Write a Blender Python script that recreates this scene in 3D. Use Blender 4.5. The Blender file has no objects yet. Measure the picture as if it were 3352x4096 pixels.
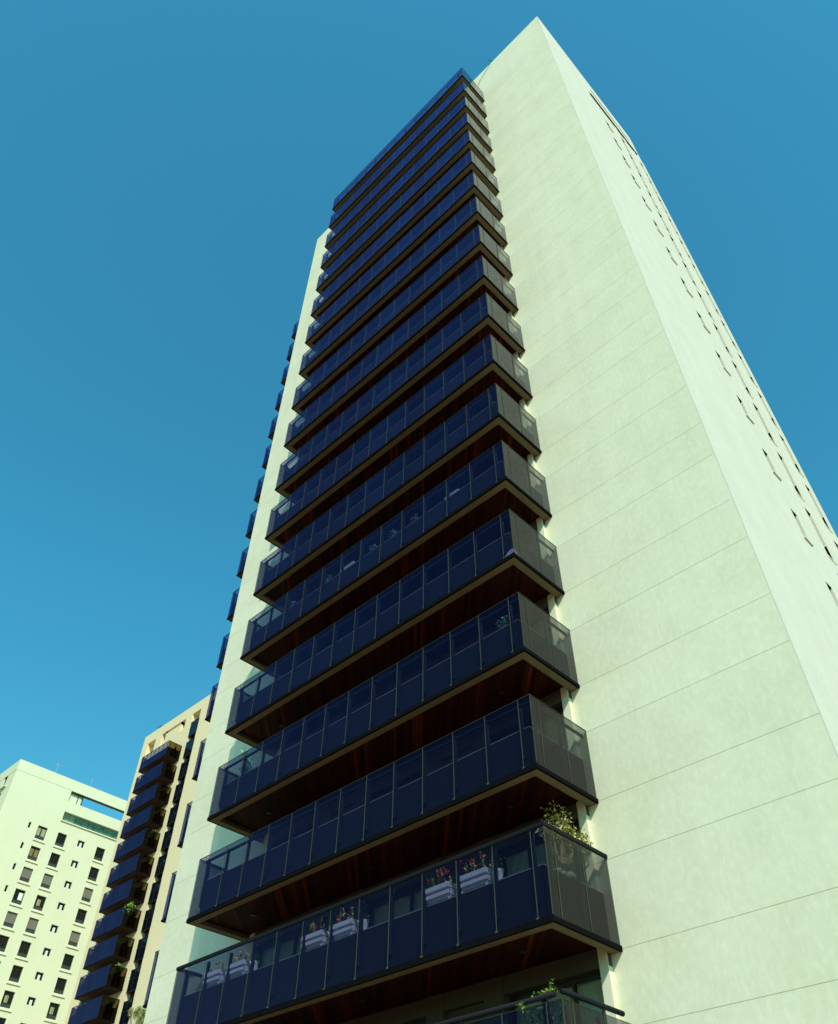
import bpy, math, random
from mathutils import Vector, Matrix
rnd = random.Random(7)
C = bpy.context.scene.collection
H0 = 58.2            # the survey heights below are relative to the top balcony; this lifts them onto the ground

# ------------------------------------------------------------------ materials
def mat(name, col, rough=0.7, var=0.0, scale=3.0, streak=0.0, bump=0.0, col2=None, spec=0.5, fine=0.0, panel=0.0):
    m = bpy.data.materials.new(name); m.use_nodes = True
    nt = m.node_tree; n = nt.nodes; L = nt.links
    b = n['Principled BSDF']
    b.inputs['Roughness'].default_value = rough
    b.inputs['Specular IOR Level'].default_value = spec
    b.inputs['Base Color'].default_value = (*col, 1)
    tc = n.new('ShaderNodeTexCoord')
    if var or streak or fine:
        cur = None
        def layer(scale3, detail, amt, lo, hi, c2, cur):
            mp = n.new('ShaderNodeMapping'); mp.inputs['Scale'].default_value = scale3
            L.new(tc.outputs['Object'], mp.inputs[0])
            nz = n.new('ShaderNodeTexNoise'); nz.inputs['Scale'].default_value = 1.0
            nz.inputs['Detail'].default_value = detail; nz.inputs['Roughness'].default_value = 0.6
            L.new(mp.outputs[0], nz.inputs[0])
            rp = n.new('ShaderNodeMapRange'); rp.inputs[1].default_value = lo; rp.inputs[2].default_value = hi
            rp.inputs[3].default_value = 0; rp.inputs[4].default_value = amt
            L.new(nz.outputs[0], rp.inputs[0])
            mx = n.new('ShaderNodeMix'); mx.data_type = 'RGBA'
            L.new(rp.outputs[0], mx.inputs[0])
            if cur is None: mx.inputs[6].default_value = (*col, 1)
            else: L.new(cur, mx.inputs[6])
            mx.inputs[7].default_value = (*c2, 1)
            return mx.outputs[2]
        c2 = col2 or tuple(c * 0.6 for c in col)
        if var: cur = layer((scale, scale, scale), 5, var, 0.42, 0.72, c2, cur)
        if streak: cur = layer((2.2, 2.2, 0.12), 4, streak, 0.45, 0.75, c2, cur)
        if fine: cur = layer((9, 9, 5), 6, fine, 0.45, 0.7, tuple(min(.95, c * 1.25) for c in col), cur)
        if panel:
            gi = n.new('ShaderNodeNewGeometry'); mr = n.new('ShaderNodeMapRange'); mr.inputs[3].default_value = 1 - panel; mr.inputs[4].default_value = 1 + panel * .5
            L.new(gi.outputs['Random Per Island'], mr.inputs[0])
            vm = n.new('ShaderNodeVectorMath'); vm.operation = 'SCALE'; L.new(cur, vm.inputs[0]); L.new(mr.outputs[0], vm.inputs['Scale']); cur = vm.outputs[0]
        L.new(cur, b.inputs['Base Color'])
    if bump:
        nz = n.new('ShaderNodeTexNoise'); nz.inputs['Scale'].default_value = 14; nz.inputs['Detail'].default_value = 6
        L.new(tc.outputs['Object'], nz.inputs[0])
        bp = n.new('ShaderNodeBump'); bp.inputs['Strength'].default_value = bump; bp.inputs['Distance'].default_value = 0.02
        L.new(nz.outputs[0], bp.inputs['Height']); L.new(bp.outputs[0], b.inputs['Normal'])
    return m

def glass(name, tint, refl, boost=1.0, base=0.0, ior=1.5, wav=0.0, vary=0.0):
    m = bpy.data.materials.new(name); m.use_nodes = True
    nt = m.node_tree; n = nt.nodes; L = nt.links
    n.remove(n['Principled BSDF']); out = n['Material Output']
    fr = n.new('ShaderNodeFresnel'); fr.inputs[0].default_value = ior
    geo = n.new('ShaderNodeNewGeometry')
    ma = n.new('ShaderNodeMath'); ma.operation = 'MULTIPLY_ADD'; ma.use_clamp = True
    L.new(fr.outputs[0], ma.inputs[0]); ma.inputs[1].default_value = boost; ma.inputs[2].default_value = base
    iv = n.new('ShaderNodeMath'); iv.operation = 'SUBTRACT'; iv.inputs[0].default_value = 1
    L.new(geo.outputs['Backfacing'], iv.inputs[1])
    mu = n.new('ShaderNodeMath'); mu.operation = 'MULTIPLY'
    L.new(ma.outputs[0], mu.inputs[0]); L.new(iv.outputs[0], mu.inputs[1])
    mx = n.new('ShaderNodeMix'); mx.data_type = 'RGBA'
    L.new(geo.outputs['Backfacing'], mx.inputs[0])
    mx.inputs[6].default_value = (*tint, 1); mx.inputs[7].default_value = (1, 1, 1, 1)
    tr = n.new('ShaderNodeBsdfTransparent'); L.new(mx.outputs[2], tr.inputs[0])
    gl = n.new('ShaderNodeBsdfGlossy'); gl.inputs['Color'].default_value = (*refl, 1); gl.inputs['Roughness'].default_value = 0.02
    if wav:
        tc = n.new('ShaderNodeTexCoord'); nz = n.new('ShaderNodeTexNoise'); nz.inputs['Scale'].default_value = 0.8
        L.new(tc.outputs['Object'], nz.inputs[0])
        bp = n.new('ShaderNodeBump'); bp.inputs['Strength'].default_value = wav; bp.inputs['Distance'].default_value = 0.01
        L.new(nz.outputs[0], bp.inputs['Height']); L.new(bp.outputs[0], gl.inputs['Normal'])
    if vary:
        mr = n.new('ShaderNodeMapRange'); mr.inputs[3].default_value = 1 - vary; mr.inputs[4].default_value = 1 + vary * .4
        L.new(geo.outputs['Random Per Island'], mr.inputs[0])
        hs = n.new('ShaderNodeMix'); hs.data_type = 'RGBA'; hs.blend_type = 'MULTIPLY'; hs.inputs[0].default_value = 1; hs.inputs[6].default_value = (*refl, 1)
        cc = n.new('ShaderNodeCombineColor'); cc.inputs[0].default_value = 1
        L.new(mr.outputs[0], cc.inputs[1]); L.new(mr.outputs[0], cc.inputs[2]); L.new(cc.outputs[0], hs.inputs[7]); L.new(hs.outputs[2], gl.inputs['Color'])
    mix = n.new('ShaderNodeMixShader')
    L.new(mu.outputs[0], mix.inputs[0]); L.new(tr.outputs[0], mix.inputs[1]); L.new(gl.outputs[0], mix.inputs[2])
    L.new(mix.outputs[0], out.inputs[0])
    return m

def wood_mat():
    m = bpy.data.materials.new('varnished_planks'); m.use_nodes = True
    nt = m.node_tree; n = nt.nodes; L = nt.links; b = n['Principled BSDF']
    b.inputs['Roughness'].default_value = 0.7; b.inputs['Specular IOR Level'].default_value = 0.08
    tc = n.new('ShaderNodeTexCoord'); sp = n.new('ShaderNodeSeparateXYZ'); L.new(tc.outputs['Object'], sp.inputs[0])
    oi = n.new('ShaderNodeObjectInfo')
    a = n.new('ShaderNodeMath'); a.operation = 'MULTIPLY'; a.inputs[1].default_value = 0.7071 / 0.10
    ad = n.new('ShaderNodeMath'); L.new(sp.outputs[0], ad.inputs[0]); L.new(sp.outputs[1], ad.inputs[1]); L.new(ad.outputs[0], a.inputs[0])
    f = n.new('ShaderNodeMath'); f.operation = 'FLOOR'; L.new(a.outputs[0], f.inputs[0])
    fr = n.new('ShaderNodeMath'); fr.operation = 'FRACT'; L.new(a.outputs[0], fr.inputs[0])
    cmb = n.new('ShaderNodeCombineXYZ'); L.new(f.outputs[0], cmb.inputs[0]); L.new(oi.outputs['Random'], cmb.inputs[1])
    wn = n.new('ShaderNodeTexWhiteNoise'); wn.noise_dimensions = '2D'; L.new(cmb.outputs[0], wn.inputs[0])
    cr = n.new('ShaderNodeValToRGB'); e = cr.color_ramp.elements
    e[0].color = (0.022, 0.005, 0.003, 1); e[1].color = (0.18, 0.027, 0.007, 1)
    e2 = cr.color_ramp.elements.new(0.55); e2.color = (0.048, 0.009, 0.003, 1)
    e3 = cr.color_ramp.elements.new(0.90); e3.color = (0.070, 0.012, 0.004, 1)
    L.new(wn.outputs[0], cr.inputs[0])
    mp = n.new('ShaderNodeMapping'); mp.inputs['Rotation'].default_value = (0, 0, -math.pi / 4); mp.inputs['Scale'].default_value = (50, 3, 1); L.new(tc.outputs['Object'], mp.inputs[0])
    nz = n.new('ShaderNodeTexNoise'); nz.inputs['Scale'].default_value = 1; L.new(mp.outputs[0], nz.inputs[0])
    gr = n.new('ShaderNodeMath'); gr.operation = 'LESS_THAN'; gr.inputs[1].default_value = 0.09; L.new(fr.outputs[0], gr.inputs[0])
    mx = n.new('ShaderNodeMix'); mx.data_type = 'RGBA'; L.new(gr.outputs[0], mx.inputs[0]); L.new(cr.outputs[0], mx.inputs[6]); mx.inputs[7].default_value = (0.012, 0.005, 0.003, 1)
    mx2 = n.new('ShaderNodeMix'); mx2.data_type = 'RGBA'; mx2.blend_type = 'MULTIPLY'; mx2.inputs[0].default_value = 0.5
    L.new(mx.outputs[2], mx2.inputs[6]); L.new(nz.outputs[0], mx2.inputs[7])
    L.new(mx2.outputs[2], b.inputs['Base Color'])
    return m

def leaf_mat(name, c1, c2):
    m = bpy.data.materials.new(name); m.use_nodes = True
    nt = m.node_tree; n = nt.nodes; L = nt.links; b = n['Principled BSDF']
    b.inputs['Roughness'].default_value = 0.4
    g = n.new('ShaderNodeNewGeometry'); cr = n.new('ShaderNodeValToRGB')
    cr.color_ramp.elements[0].color = (*c1, 1); cr.color_ramp.elements[1].color = (*c2, 1)
    L.new(g.outputs['Random Per Island'], cr.inputs[0]); L.new(cr.outputs[0], b.inputs['Base Color'])
    return m

M = dict(
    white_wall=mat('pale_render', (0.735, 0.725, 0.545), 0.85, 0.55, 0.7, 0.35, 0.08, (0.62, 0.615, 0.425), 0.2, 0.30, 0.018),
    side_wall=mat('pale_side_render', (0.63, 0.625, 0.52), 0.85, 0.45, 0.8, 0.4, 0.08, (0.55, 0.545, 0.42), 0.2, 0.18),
    joint=mat('joint_mortar', (0.56, 0.48, 0.24), 0.95),
    cream=mat('cream_render', (0.80, 0.665, 0.41), 0.85, 0.25, 0.3, 0.2, 0.1, (0.74, 0.60, 0.36), 0.2),
    lime=mat('pale_lime_render', (0.68, 0.69, 0.485), 0.85, 0.30, 0.25, 0.25, 0.1, (0.60, 0.62, 0.41), 0.2),
    slab=mat('slab_concrete', (0.17, 0.14, 0.075), 0.9, 0.35, 4, 0, 0.3, (0.115, 0.09, 0.045), 0.2),
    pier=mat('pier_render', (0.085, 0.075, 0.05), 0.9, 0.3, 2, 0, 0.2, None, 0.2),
    brown_slab=mat('brown_soffit', (0.06, 0.026, 0.010), 0.8, 0.4, 3),
    black=mat('black_metal', (0.012, 0.012, 0.014), 0.35),
    track=mat('track_metal', (0.005, 0.005, 0.006), 0.9, spec=0.03),
    bar=mat('pale_glazing_bar', (0.060, 0.072, 0.050), 1.0, spec=0.0),
    pale_metal=mat('pale_metal', (0.4, 0.42, 0.38), 0.5),
    parapet=mat('parapet_paint', (0.020, 0.019, 0.021), 0.8, 0.3, 2, 0, 0, (0.012, 0.012, 0.014)),
    cap=mat('parapet_cap', (0.55, 0.50, 0.46), 0.5),
    post=mat('dark_post', (0.02, 0.022, 0.03), 0.5),
    rail=mat('rail_metal', (0.008, 0.009, 0.013), 0.7, spec=0.12),
    blue_glass=glass('blue_glass', (0.34, 0.37, 0.48), (0.64, 0.33, 0.70), 1.65, 0.0, 1.25, 0, 0.18),
    grey_glass=glass('grey_glass', (0.26, 0.275, 0.285), (0.74, 0.72, 0.78), 1.4, 0.0, 1.31),
    brown_glass=glass('brown_glass', (0.22, 0.14, 0.045), (0.35, 0.33, 0.28), 0.6, 0.0),
    terrace=mat('terrace_back', (0.34, 0.46, 0.30), 0.8, 0.9, 1.6, 0, 0, (0.04, 0.12, 0.06)),
    clear_glass=glass('green_glass', (0.60, 0.76, 0.68), (0.7, 0.9, 0.8), 1.0, 0.03),
    door_glass=glass('door_glass', (0.75, 0.80, 0.76), (0.5, 0.5, 0.5), 0.6, 0.0),
    dark_glass=mat('window_glass', (0.008, 0.009, 0.010), 0.05, spec=0.45),
    bay_glass=mat('bay_glass', (0.004, 0.005, 0.010), 0.08, spec=0.25),
    frame=mat('dark_frame', (0.015, 0.014, 0.013), 0.5),
    wood=wood_mat(),
    curtain=mat('curtain_cloth', (0.75, 0.74, 0.60), 0.95),
    blind=mat('rolling_blind', (0.16, 0.145, 0.11), 0.85),
    spandrel=mat('spandrel_or_shade', (0.035, 0.042, 0.042), 0.5),
    white_thing=mat('white_enamel', (0.72, 0.76, 0.70), 0.5),
    planter=mat('white_planter', (0.90, 0.88, 0.84), 0.7, 0.3, 9),
    pebble=mat('white_pebble', (0.78, 0.76, 0.72), 0.7),
    soil=mat('soil', (0.04, 0.028, 0.018), 0.95),
    bark=mat('bark', (0.22, 0.17, 0.10), 0.9, 0.4, 20),
    leaf=leaf_mat('glossy_leaf', (0.03, 0.045, 0.006), (0.62, 0.56, 0.14)),
    bright_leaf=leaf_mat('bright_leaf', (0.05, 0.12, 0.012), (0.22, 0.42, 0.05)),
    pale_leaf=leaf_mat('pale_leaf', (0.16, 0.20, 0.04), (0.50, 0.52, 0.22)),
    teal_leaf=leaf_mat('fern_leaf', (0.12, 0.35, 0.22), (0.45, 0.85, 0.6)),
    red=mat('red_petal', (0.75, 0.02, 0.06), 0.5),
    asphalt=mat('asphalt', (0.05, 0.05, 0.052), 0.9, 0.3, 2),
    paving=mat('paving', (0.33, 0.22, 0.14), 0.9, 0.4, 1.5),
    kerb=mat('kerb_stone', (0.36, 0.36, 0.33), 0.9),
    paint=mat('road_paint', (0.75, 0.75, 0.70), 0.7),
    earth=mat('earth', (0.30, 0.17, 0.09), 0.95, 0.4, 0.1),
    cloth=mat('white_cloth', (0.75, 0.70, 0.78), 0.9),
)

# ------------------------------------------------------------------ mesh helpers
W = {}                                  # object -> its world origin
class MB:
    def __init__(s): s.v = []; s.f = []
    def quad(s, *p):
        i = len(s.v); s.v += [tuple(q) for q in p]; s.f.append(tuple(range(i, i + len(p))))
    def box(s, x0, x1, y0, y1, z0, z1):
        i = len(s.v)
        s.v += [(x0, y0, z0), (x1, y0, z0), (x1, y1, z0), (x0, y1, z0), (x0, y0, z1), (x1, y0, z1), (x1, y1, z1), (x0, y1, z1)]
        s.f += [tuple(i + k for k in f) for f in ((0, 3, 2, 1), (4, 5, 6, 7), (0, 1, 5, 4), (1, 2, 6, 5), (2, 3, 7, 6), (3, 0, 4, 7))]
        return s
    def tube(s, a, b, r0, r1=None, n=10, cap=True):
        r1 = r0 if r1 is None else r1
        a = Vector(a); b = Vector(b); d = (b - a).normalized()
        u = d.orthogonal().normalized(); w = d.cross(u); i = len(s.v)
        for p, r in ((a, r0), (b, r1)):
            for k in range(n):
                t = 2 * math.pi * k / n; q = p + u * (r * math.cos(t)) + w * (r * math.sin(t)); s.v.append(tuple(q))
        for k in range(n):
            k2 = (k + 1) % n; s.f.append((i + k, i + k2, i + n + k2, i + n + k))
        if cap: s.f.append(tuple(i + k for k in range(n - 1, -1, -1))); s.f.append(tuple(i + n + k for k in range(n)))
        return s
    def lathe(s, c, prof, n=14):
        i = len(s.v)
        for r, z in prof:
            for k in range(n):
                t = 2 * math.pi * k / n; s.v.append((c[0] + r * math.cos(t), c[1] + r * math.sin(t), c[2] + z))
        for j in range(len(prof) - 1):
            for k in range(n):
                k2 = (k + 1) % n; s.f.append((i + j * n + k, i + j * n + k2, i + (j + 1) * n + k2, i + (j + 1) * n + k))
        s.f.append(tuple(i + k for k in range(n - 1, -1, -1))); m = i + (len(prof) - 1) * n; s.f.append(tuple(m + k for k in range(n)))
        return s
    def leaf(s, p, size, rng, droop=0.3):
        d = Vector((rng.gauss(0, 1), rng.gauss(0, 1), rng.gauss(-droop, 0.6))).normalized()
        u = d.orthogonal().normalized(); u.rotate(Matrix.Rotation(rng.random() * 6.28, 3, d)); w = d.cross(u)
        l = size * rng.uniform(.7, 1.3); h = l * .32; p = Vector(p)
        s.quad(p, p + d * l * .5 + u * h, p + d * l + w * l * .1, p + d * l * .5 - u * h)
    def build(s, name, m, parent=None, at=None, bevel=0, smooth=False):
        """geometry is in survey coordinates; at = world origin of the new object (defaults to the parent's)"""
        org = Vector(at) if at is not None else (W[parent.name] if parent else Vector((0, 0, 0)))
        me = bpy.data.meshes.new(name)
        me.from_pydata([(v[0] - org.x, v[1] - org.y, v[2] + H0 - org.z) for v in s.v], [], s.f)
        me.materials.append(m if isinstance(m, bpy.types.Material) else M[m]); me.update()
        if smooth:
            for p in me.polygons: p.use_smooth = True
        o = bpy.data.objects.new(name, me); C.objects.link(o); W[o.name] = org
        if parent:
            o.parent = parent; o.location = org - W[parent.name]
        else: o.location = org
        if bevel:
            b = o.modifiers.new('bevel', 'BEVEL'); b.width = bevel; b.segments = 2; b.limit_method = 'ANGLE'
        return o
def empty(name, x, y, z=None):
    o = bpy.data.objects.new(name, None); C.objects.link(o); o.empty_display_size = .5
    o.location = (x, y, 0 if z is None else z + H0); W[o.name] = Vector(o.location); return o
def tag(o, label, cat, group=None):
    o['label'] = label; o['category'] = cat
    if group: o['group'] = group
    return o
def structure(o): o['kind'] = 'structure'; return o
def copy_tree(o, parent, loc):
    c = o.copy(); C.objects.link(c); c.parent = parent; c.location = loc
    if parent: W[c.name] = W[parent.name] + Vector(loc)
    for ch in [q for q in bpy.data.objects if q.parent == o] if o.name not in KIDS else KIDS[o.name]:
        copy_tree(ch, c, ch.location)
    return c
KIDS = {}
def remember(o):
    for x in bpy.data.objects:
        if x.parent: KIDS.setdefault(x.parent.name, [])
    KIDS.clear()
    for x in bpy.data.objects: KIDS[x.name] = []
    for x in bpy.data.objects:
        if x.parent: KIDS[x.parent.name].append(x)

def wall(mb, axis, c, sgn, u0, u1, z0, z1, holes=()):
    """one face of a wall with recessed openings; axis 'x' -> plane x=c, u runs along y; axis 'y' -> plane y=c, u runs along x.
       holes: (u0,u1,z0,z1,depth); depth None = open through 0.4; sgn = side the wall faces"""
    us = sorted({u0, u1, *[h[0] for h in holes], *[h[1] for h in holes]}); zs = sorted({z0, z1, *[h[2] for h in holes], *[h[3] for h in holes]})
    us = [u for u in us if u0 <= u <= u1]; zs = [z for z in zs if z0 <= z <= z1]
    P = (lambda u, d, z: (c - sgn * d, u, z)) if axis == 'x' else (lambda u, d, z: (u, c - sgn * d, z))
    flip = (axis == 'x') == (sgn > 0)
    def q(a, b, cc, d): mb.quad(*((a, b, cc, d) if flip else (d, cc, b, a)))
    for a, b in zip(us, us[1:]):
        run = None
        for e, f in zip(zs, zs[1:]):
            um, zm = (a + b) / 2, (e + f) / 2
            inh = any(h[0] < um < h[1] and h[2] < zm < h[3] for h in holes)
            if not inh: run = (run[0], f) if run else (e, f)
            if (inh or f == zs[-1]) and run:
                q(P(a, 0, run[0]), P(b, 0, run[0]), P(b, 0, run[1]), P(a, 0, run[1])); run = None
    for h in holes:
        a, b, e, f = h[:4]; d = h[4] or 0.4
        q(P(a, 0, e), P(a, d, e), P(b, d, e), P(b, 0, e)) if False else mb.quad(P(a, 0, e), P(b, 0, e), P(b, d, e), P(a, d, e))
        mb.quad(P(a, 0, f), P(a, d, f), P(b, d, f), P(b, 0, f))
        mb.quad(P(a, 0, e), P(a, d, e), P(a, d, f), P(a, 0, f)); mb.quad(P(b, 0, e), P(b, 0, f), P(b, d, f), P(b, d, e))
        if h[4]: q(P(a, d, e), P(b, d, e), P(b, d, f), P(a, d, f))
    return mb

# ------------------------------------------------------------------ ground, road, pavement
g = MB(); g.quad((-3000, -3000, -H0 - .30), (3000, -3000, -H0 - .30), (3000, 3000, -H0 - .30), (-3000, 3000, -H0 - .30))
structure(g.build('ground', 'earth'))
g = MB().box(-150, 60, -26, -16.2, -H0 - .29, -H0 - .15); structure(g.build('road', 'asphalt'))
g = MB(); g.box(-150, 60, -16.0, 70, -H0 - .29, -H0 - .004); structure(g.build('pavement', 'paving'))
g = MB(); g.box(-150, 60, -16.2, -16.0, -H0 - .29, -H0); structure(g.build('kerb', 'kerb', bevel=.02))
g = MB()
for k in range(34): g.box(-148 + 6 * k, -145 + 6 * k, -21.2, -21.05, -H0 - .149, -H0 - .145)
structure(g.build('road_marking', 'paint'))

# ------------------------------------------------------------------ TOWER A (main)
D = 2.116; LA = 12.47; XR = 5.10; XL = -17.48; YB = 13.05; ROOF = 5.93; GH = 1.67
ZF = [0.0, -2.931, -5.903, -8.816, -11.747, -14.731, -17.717, -20.724, -23.793, -26.786, -29.869, -32.905, -35.980, -38.994, -42.027, -45.042, -48.016, -51.0, -54.0]
A = empty('apartment_tower', -6, 7)
tag(A, 'tallest pale apartment tower, with long dark blue glass balconies stacked up its near face', 'apartment tower')

# horizontal courses of the blank front wall: joints at each floor and at each rail height
zl = [-H0 - .004]
for k in range(18, -1, -1): zl += [ZF[k] - .06, ZF[k] + 1.65]
zl += [4.95, ROOF]
gap = .0048
fw = MB()
for a, b in zip(zl, zl[1:]):
    for x0, x1 in ((XL, -LA + .24), *(((-.25, 2.45), (2.45, XR - .03)) if a < -38 else ((-.25, XR - .03),))):
        xa = x0 + (gap * .22 if x0 == 2.45 else 0); xb = x1 - (gap * .22 if x1 == 2.45 else 0)
        if b == ROOF and x0 == -.25:   # top course runs across above the balconies
            pass
        fw.box(xa, xb, D, D + .22, a + gap, b - (0 if b == ROOF else gap))
for a, b in ((2.05, 4.95 - gap), (4.95 + gap, ROOF)): fw.box(-LA + .24, -.25, D, D + .22, a, b)
fo = fw.build('front_wall', 'white_wall', A)
bk = MB(); bk.box(XL + .012, -LA + .24, D + .0045, D + .20, -H0 - .004, ROOF - .02); bk.box(-.25, XR - .04, D + .0045, D + .20, -H0 - .004, ROOF - .02)
bk.box(-LA + .24, -.25, D + .0045, D + .20, 2.06, ROOF - .02)
bk.build('joint_backing', 'joint', fo)

# side wall with its three columns of small windows
holesA = []; winA = []
for k in range(17):
    z = -1.72 - 3.0 * k if k else -1.72
    zc = ZF[k] - 1.72 + (0.0)
    zt = -32.65 + 3.07 * (10 - k) if False else None
    base = ZF[k + 1] + 0.9      # head of the small window of this storey
    holesA.append((7.80, 8.22, base - 1.28, base, .22)); winA.append(('narrow', 7.80, .42, base - 1.28, 1.28))
    holesA.append((9.98, 10.48, base - .55, base + 1.75, .20)); winA.append(('tall', 9.98, .50, base - .55, 2.3))
    holesA.append((12.15, 12.65, base - .55, base + 1.75, .20)); winA.append(('tall', 12.15, .50, base - .55, 2.3))
sw = MB()
holesA2 = holesA + [(7.6, 12.25, 3.35, 3.78, .5), (6.9, 12.3, .95, 1.75, .55)]
holesA2 = [h for h in holesA2 if h[3] < .9 or h[2] >= .95]
wall(sw, 'x', XR, 1, D, YB, -H0 - .004, ROOF, holesA2)
sw.quad((XR, D, ROOF), (XR, YB, ROOF), (XR - .03, YB, ROOF), (XR - .03, D, ROOF))
sw.quad((XR, D, -H0), (XR - .03, D, -H0), (XR - .03, D, ROOF), (XR, D, ROOF))
so = sw.build('side_wall', 'side_wall', A)
# raised vertical ribs beside the window columns
for y0, y1 in ((9.55, 9.80), (10.62, 10.86), (11.75, 11.98), (12.80, 13.02)):
    MB().box(XR, XR + .035, y0, y1, -H0, .6).build('wall_rib', 'side_wall', A)
r = MB(); r.box(XR + .0, XR + .085, 6.9, 12.3, .89, .95); r.build('terrace_ledge', 'brown_slab', A)  # ledge coloured dark to paint the shade of its underside
r = MB(); r.box(XR - .48, XR - .003, 7.61, 12.24, 3.755, 3.777); r.box(XR - .53, XR - .003, 6.91, 12.29, 1.725, 1.748); r.build('soffit_shade_strip', 'track', A)  # near-black strips paint the shade under the heads of both terrace openings
r = MB(); r.box(XR - .30, XR - .28, 6.9, 12.3, .95, 1.75); r.build('terrace_glass', 'dark_glass', A)

protoN = protoT = None
for i, (kind, u, w, z, h) in enumerate(winA):
    dp = .20 if kind == 'narrow' else .18
    pr = protoN if kind == 'narrow' else protoT
    if pr is None:
        m = MB(); x = XR - dp
        t = .035
        m.box(x, x + .03, u, u + t, z, z + h); m.box(x, x + .03, u + w - t, u + w, z, z + h)
        m.box(x, x + .03, u + t, u + w - t, z, z + t); m.box(x, x + .03, u + t, u + w - t, z + h - t, z + h)
        o = m.build('side_window', 'frame', A, at=(XR, u, z + H0))
        MB().box(x + .002, x + .012, u + t, u + w - t, z + t, z + h - t).build('pane', 'dark_glass', o)
        hd = MB().box(x + .04, XR - .004, u + .004, u + w - .004, z + h - .02, z + h - .003)  # near-black strip painted in for the shade under the window head
        if kind == 'tall': MB().box(x + .04, XR - .004, u + w - .018, u + w - .003, z + .003, z + .75).build('shade_reveal', 'track', o)  # same near-black painted shade on the lower far jamb
        hd.build('shade_lining', 'track', o)
        MB().box(XR + .001, XR + (.05 if kind == 'narrow' else .02), u - .06, u + w + .06, z - .07, z - .005).build('sill', 'side_wall', o)
        remember(o)
        if kind == 'narrow': protoN = o
        else: protoT = o; protoTw = w
    else:
        copy_tree(pr, A, Vector((XR, u, z + H0)) - W[A.name])

# the rest of the body: roof, back, left end, and the wing at the left
body = MB()
body.box(XL + .02, XR - .62, D + .24, YB - .02, -H0 - .004, -.9 + .0)
body.box(XL + .02, XR - .62, D + .24, YB - .02, -.88, 5.2)
body.box(XR - .61, XR - .56, D + .24, YB - .02, -H0 - .004, 5.2)
ob = body.build('tower_body', 'side_wall', A)
MB().box(XL, XR - .03, YB - .015, YB, -H0 - .004, ROOF).build('rear_wall', 'side_wall', A)
MB().box(XL, XL + .015, D + .225, YB - .015, -H0 - .004, ROOF).build('end_wall', 'side_wall', A)
wg = MB(); wg.box(-20.3, XL, 4.6, 12.6, -H0 - .004, 2.6); wg.build('side_wing', 'white_wall', A)

# rear wall of the balconies, with piers and lintels
DOORS = ((-2.86, -.46), (-7.33, -5.07), (-12.0, -9.53)); PIERS = ((-3.40, -2.86), (-5.07, -4.55), (-7.87, -7.33), (-9.53, -9.0), (-12.23, -12.0), (-.46, -.25))
rw = MB(); x = -LA + .24
for a, b in sorted(DOORS):
    rw.box(x, a, D, D + .2, -H0 - .004, 2.05); x = b
rw.box(x, -.25, D, D + .2, -H0 - .004, 2.05)
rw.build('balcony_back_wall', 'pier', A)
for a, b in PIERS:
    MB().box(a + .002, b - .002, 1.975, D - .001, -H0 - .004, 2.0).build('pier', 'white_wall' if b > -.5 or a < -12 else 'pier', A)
def make_door(a, b, k):
    z0 = ZF[k] + .32; z1 = ZF[k - 1] - .32 if k else 2.0
    m = MB(); y = D + .10
    m.box(a, b, y, y + .06, z1 - .07, z1); m.box(a, b, y, y + .06, z0, z0 + .06)
    n = 3
    for j in range(n + 1):
        xx = a + (b - a - .06) * j / n; m.box(xx, xx + .06, y - .01, y + .07, z0 + .06, z1 - .07)
    o = m.build('balcony_door', 'frame', A, at=(a, y, z0 + H0))
    MB().box(a + .02, b - .02, y + .025, y + .032, z0 + .05, z1 - .06).build('pane', 'door_glass', o)
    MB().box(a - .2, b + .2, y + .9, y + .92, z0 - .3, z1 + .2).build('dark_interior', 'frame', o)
    for (c0, c1) in (((.02, .30), (.88, .99)) if (k + int(-a)) % 2 else ((.05, .42), (.52, .95))):
        cm = MB(); N = 26; c0 = a + (b - a) * c0; c1 = a + (b - a) * c1
        for j in range(N):
            xa = c0 + (c1 - c0) * j / N; xb = c0 + (c1 - c0) * (j + 1) / N
            ya = y + .16 + .035 * math.sin(j * 1.9); yb = y + .16 + .035 * math.sin((j + 1) * 1.9)
            cm.quad((xa, ya, z0 + .06), (xb, yb, z0 + .06), (xb, yb, z1 - .1), (xa, ya, z1 - .1))
        cm.build('curtain', 'curtain', o)
    return o
for k in range(19):
    for a, b in DOORS:
        if k >= 12 or k % 3 == 0 or True: make_door(a, b, k)
    zt = ZF[k - 1] if k else 2.1
    MB().box(-LA + .24, -.25, 1.99, 2.33, zt - .32 if k else 1.95, zt + .02).build('lintel', 'pier', A)

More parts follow.
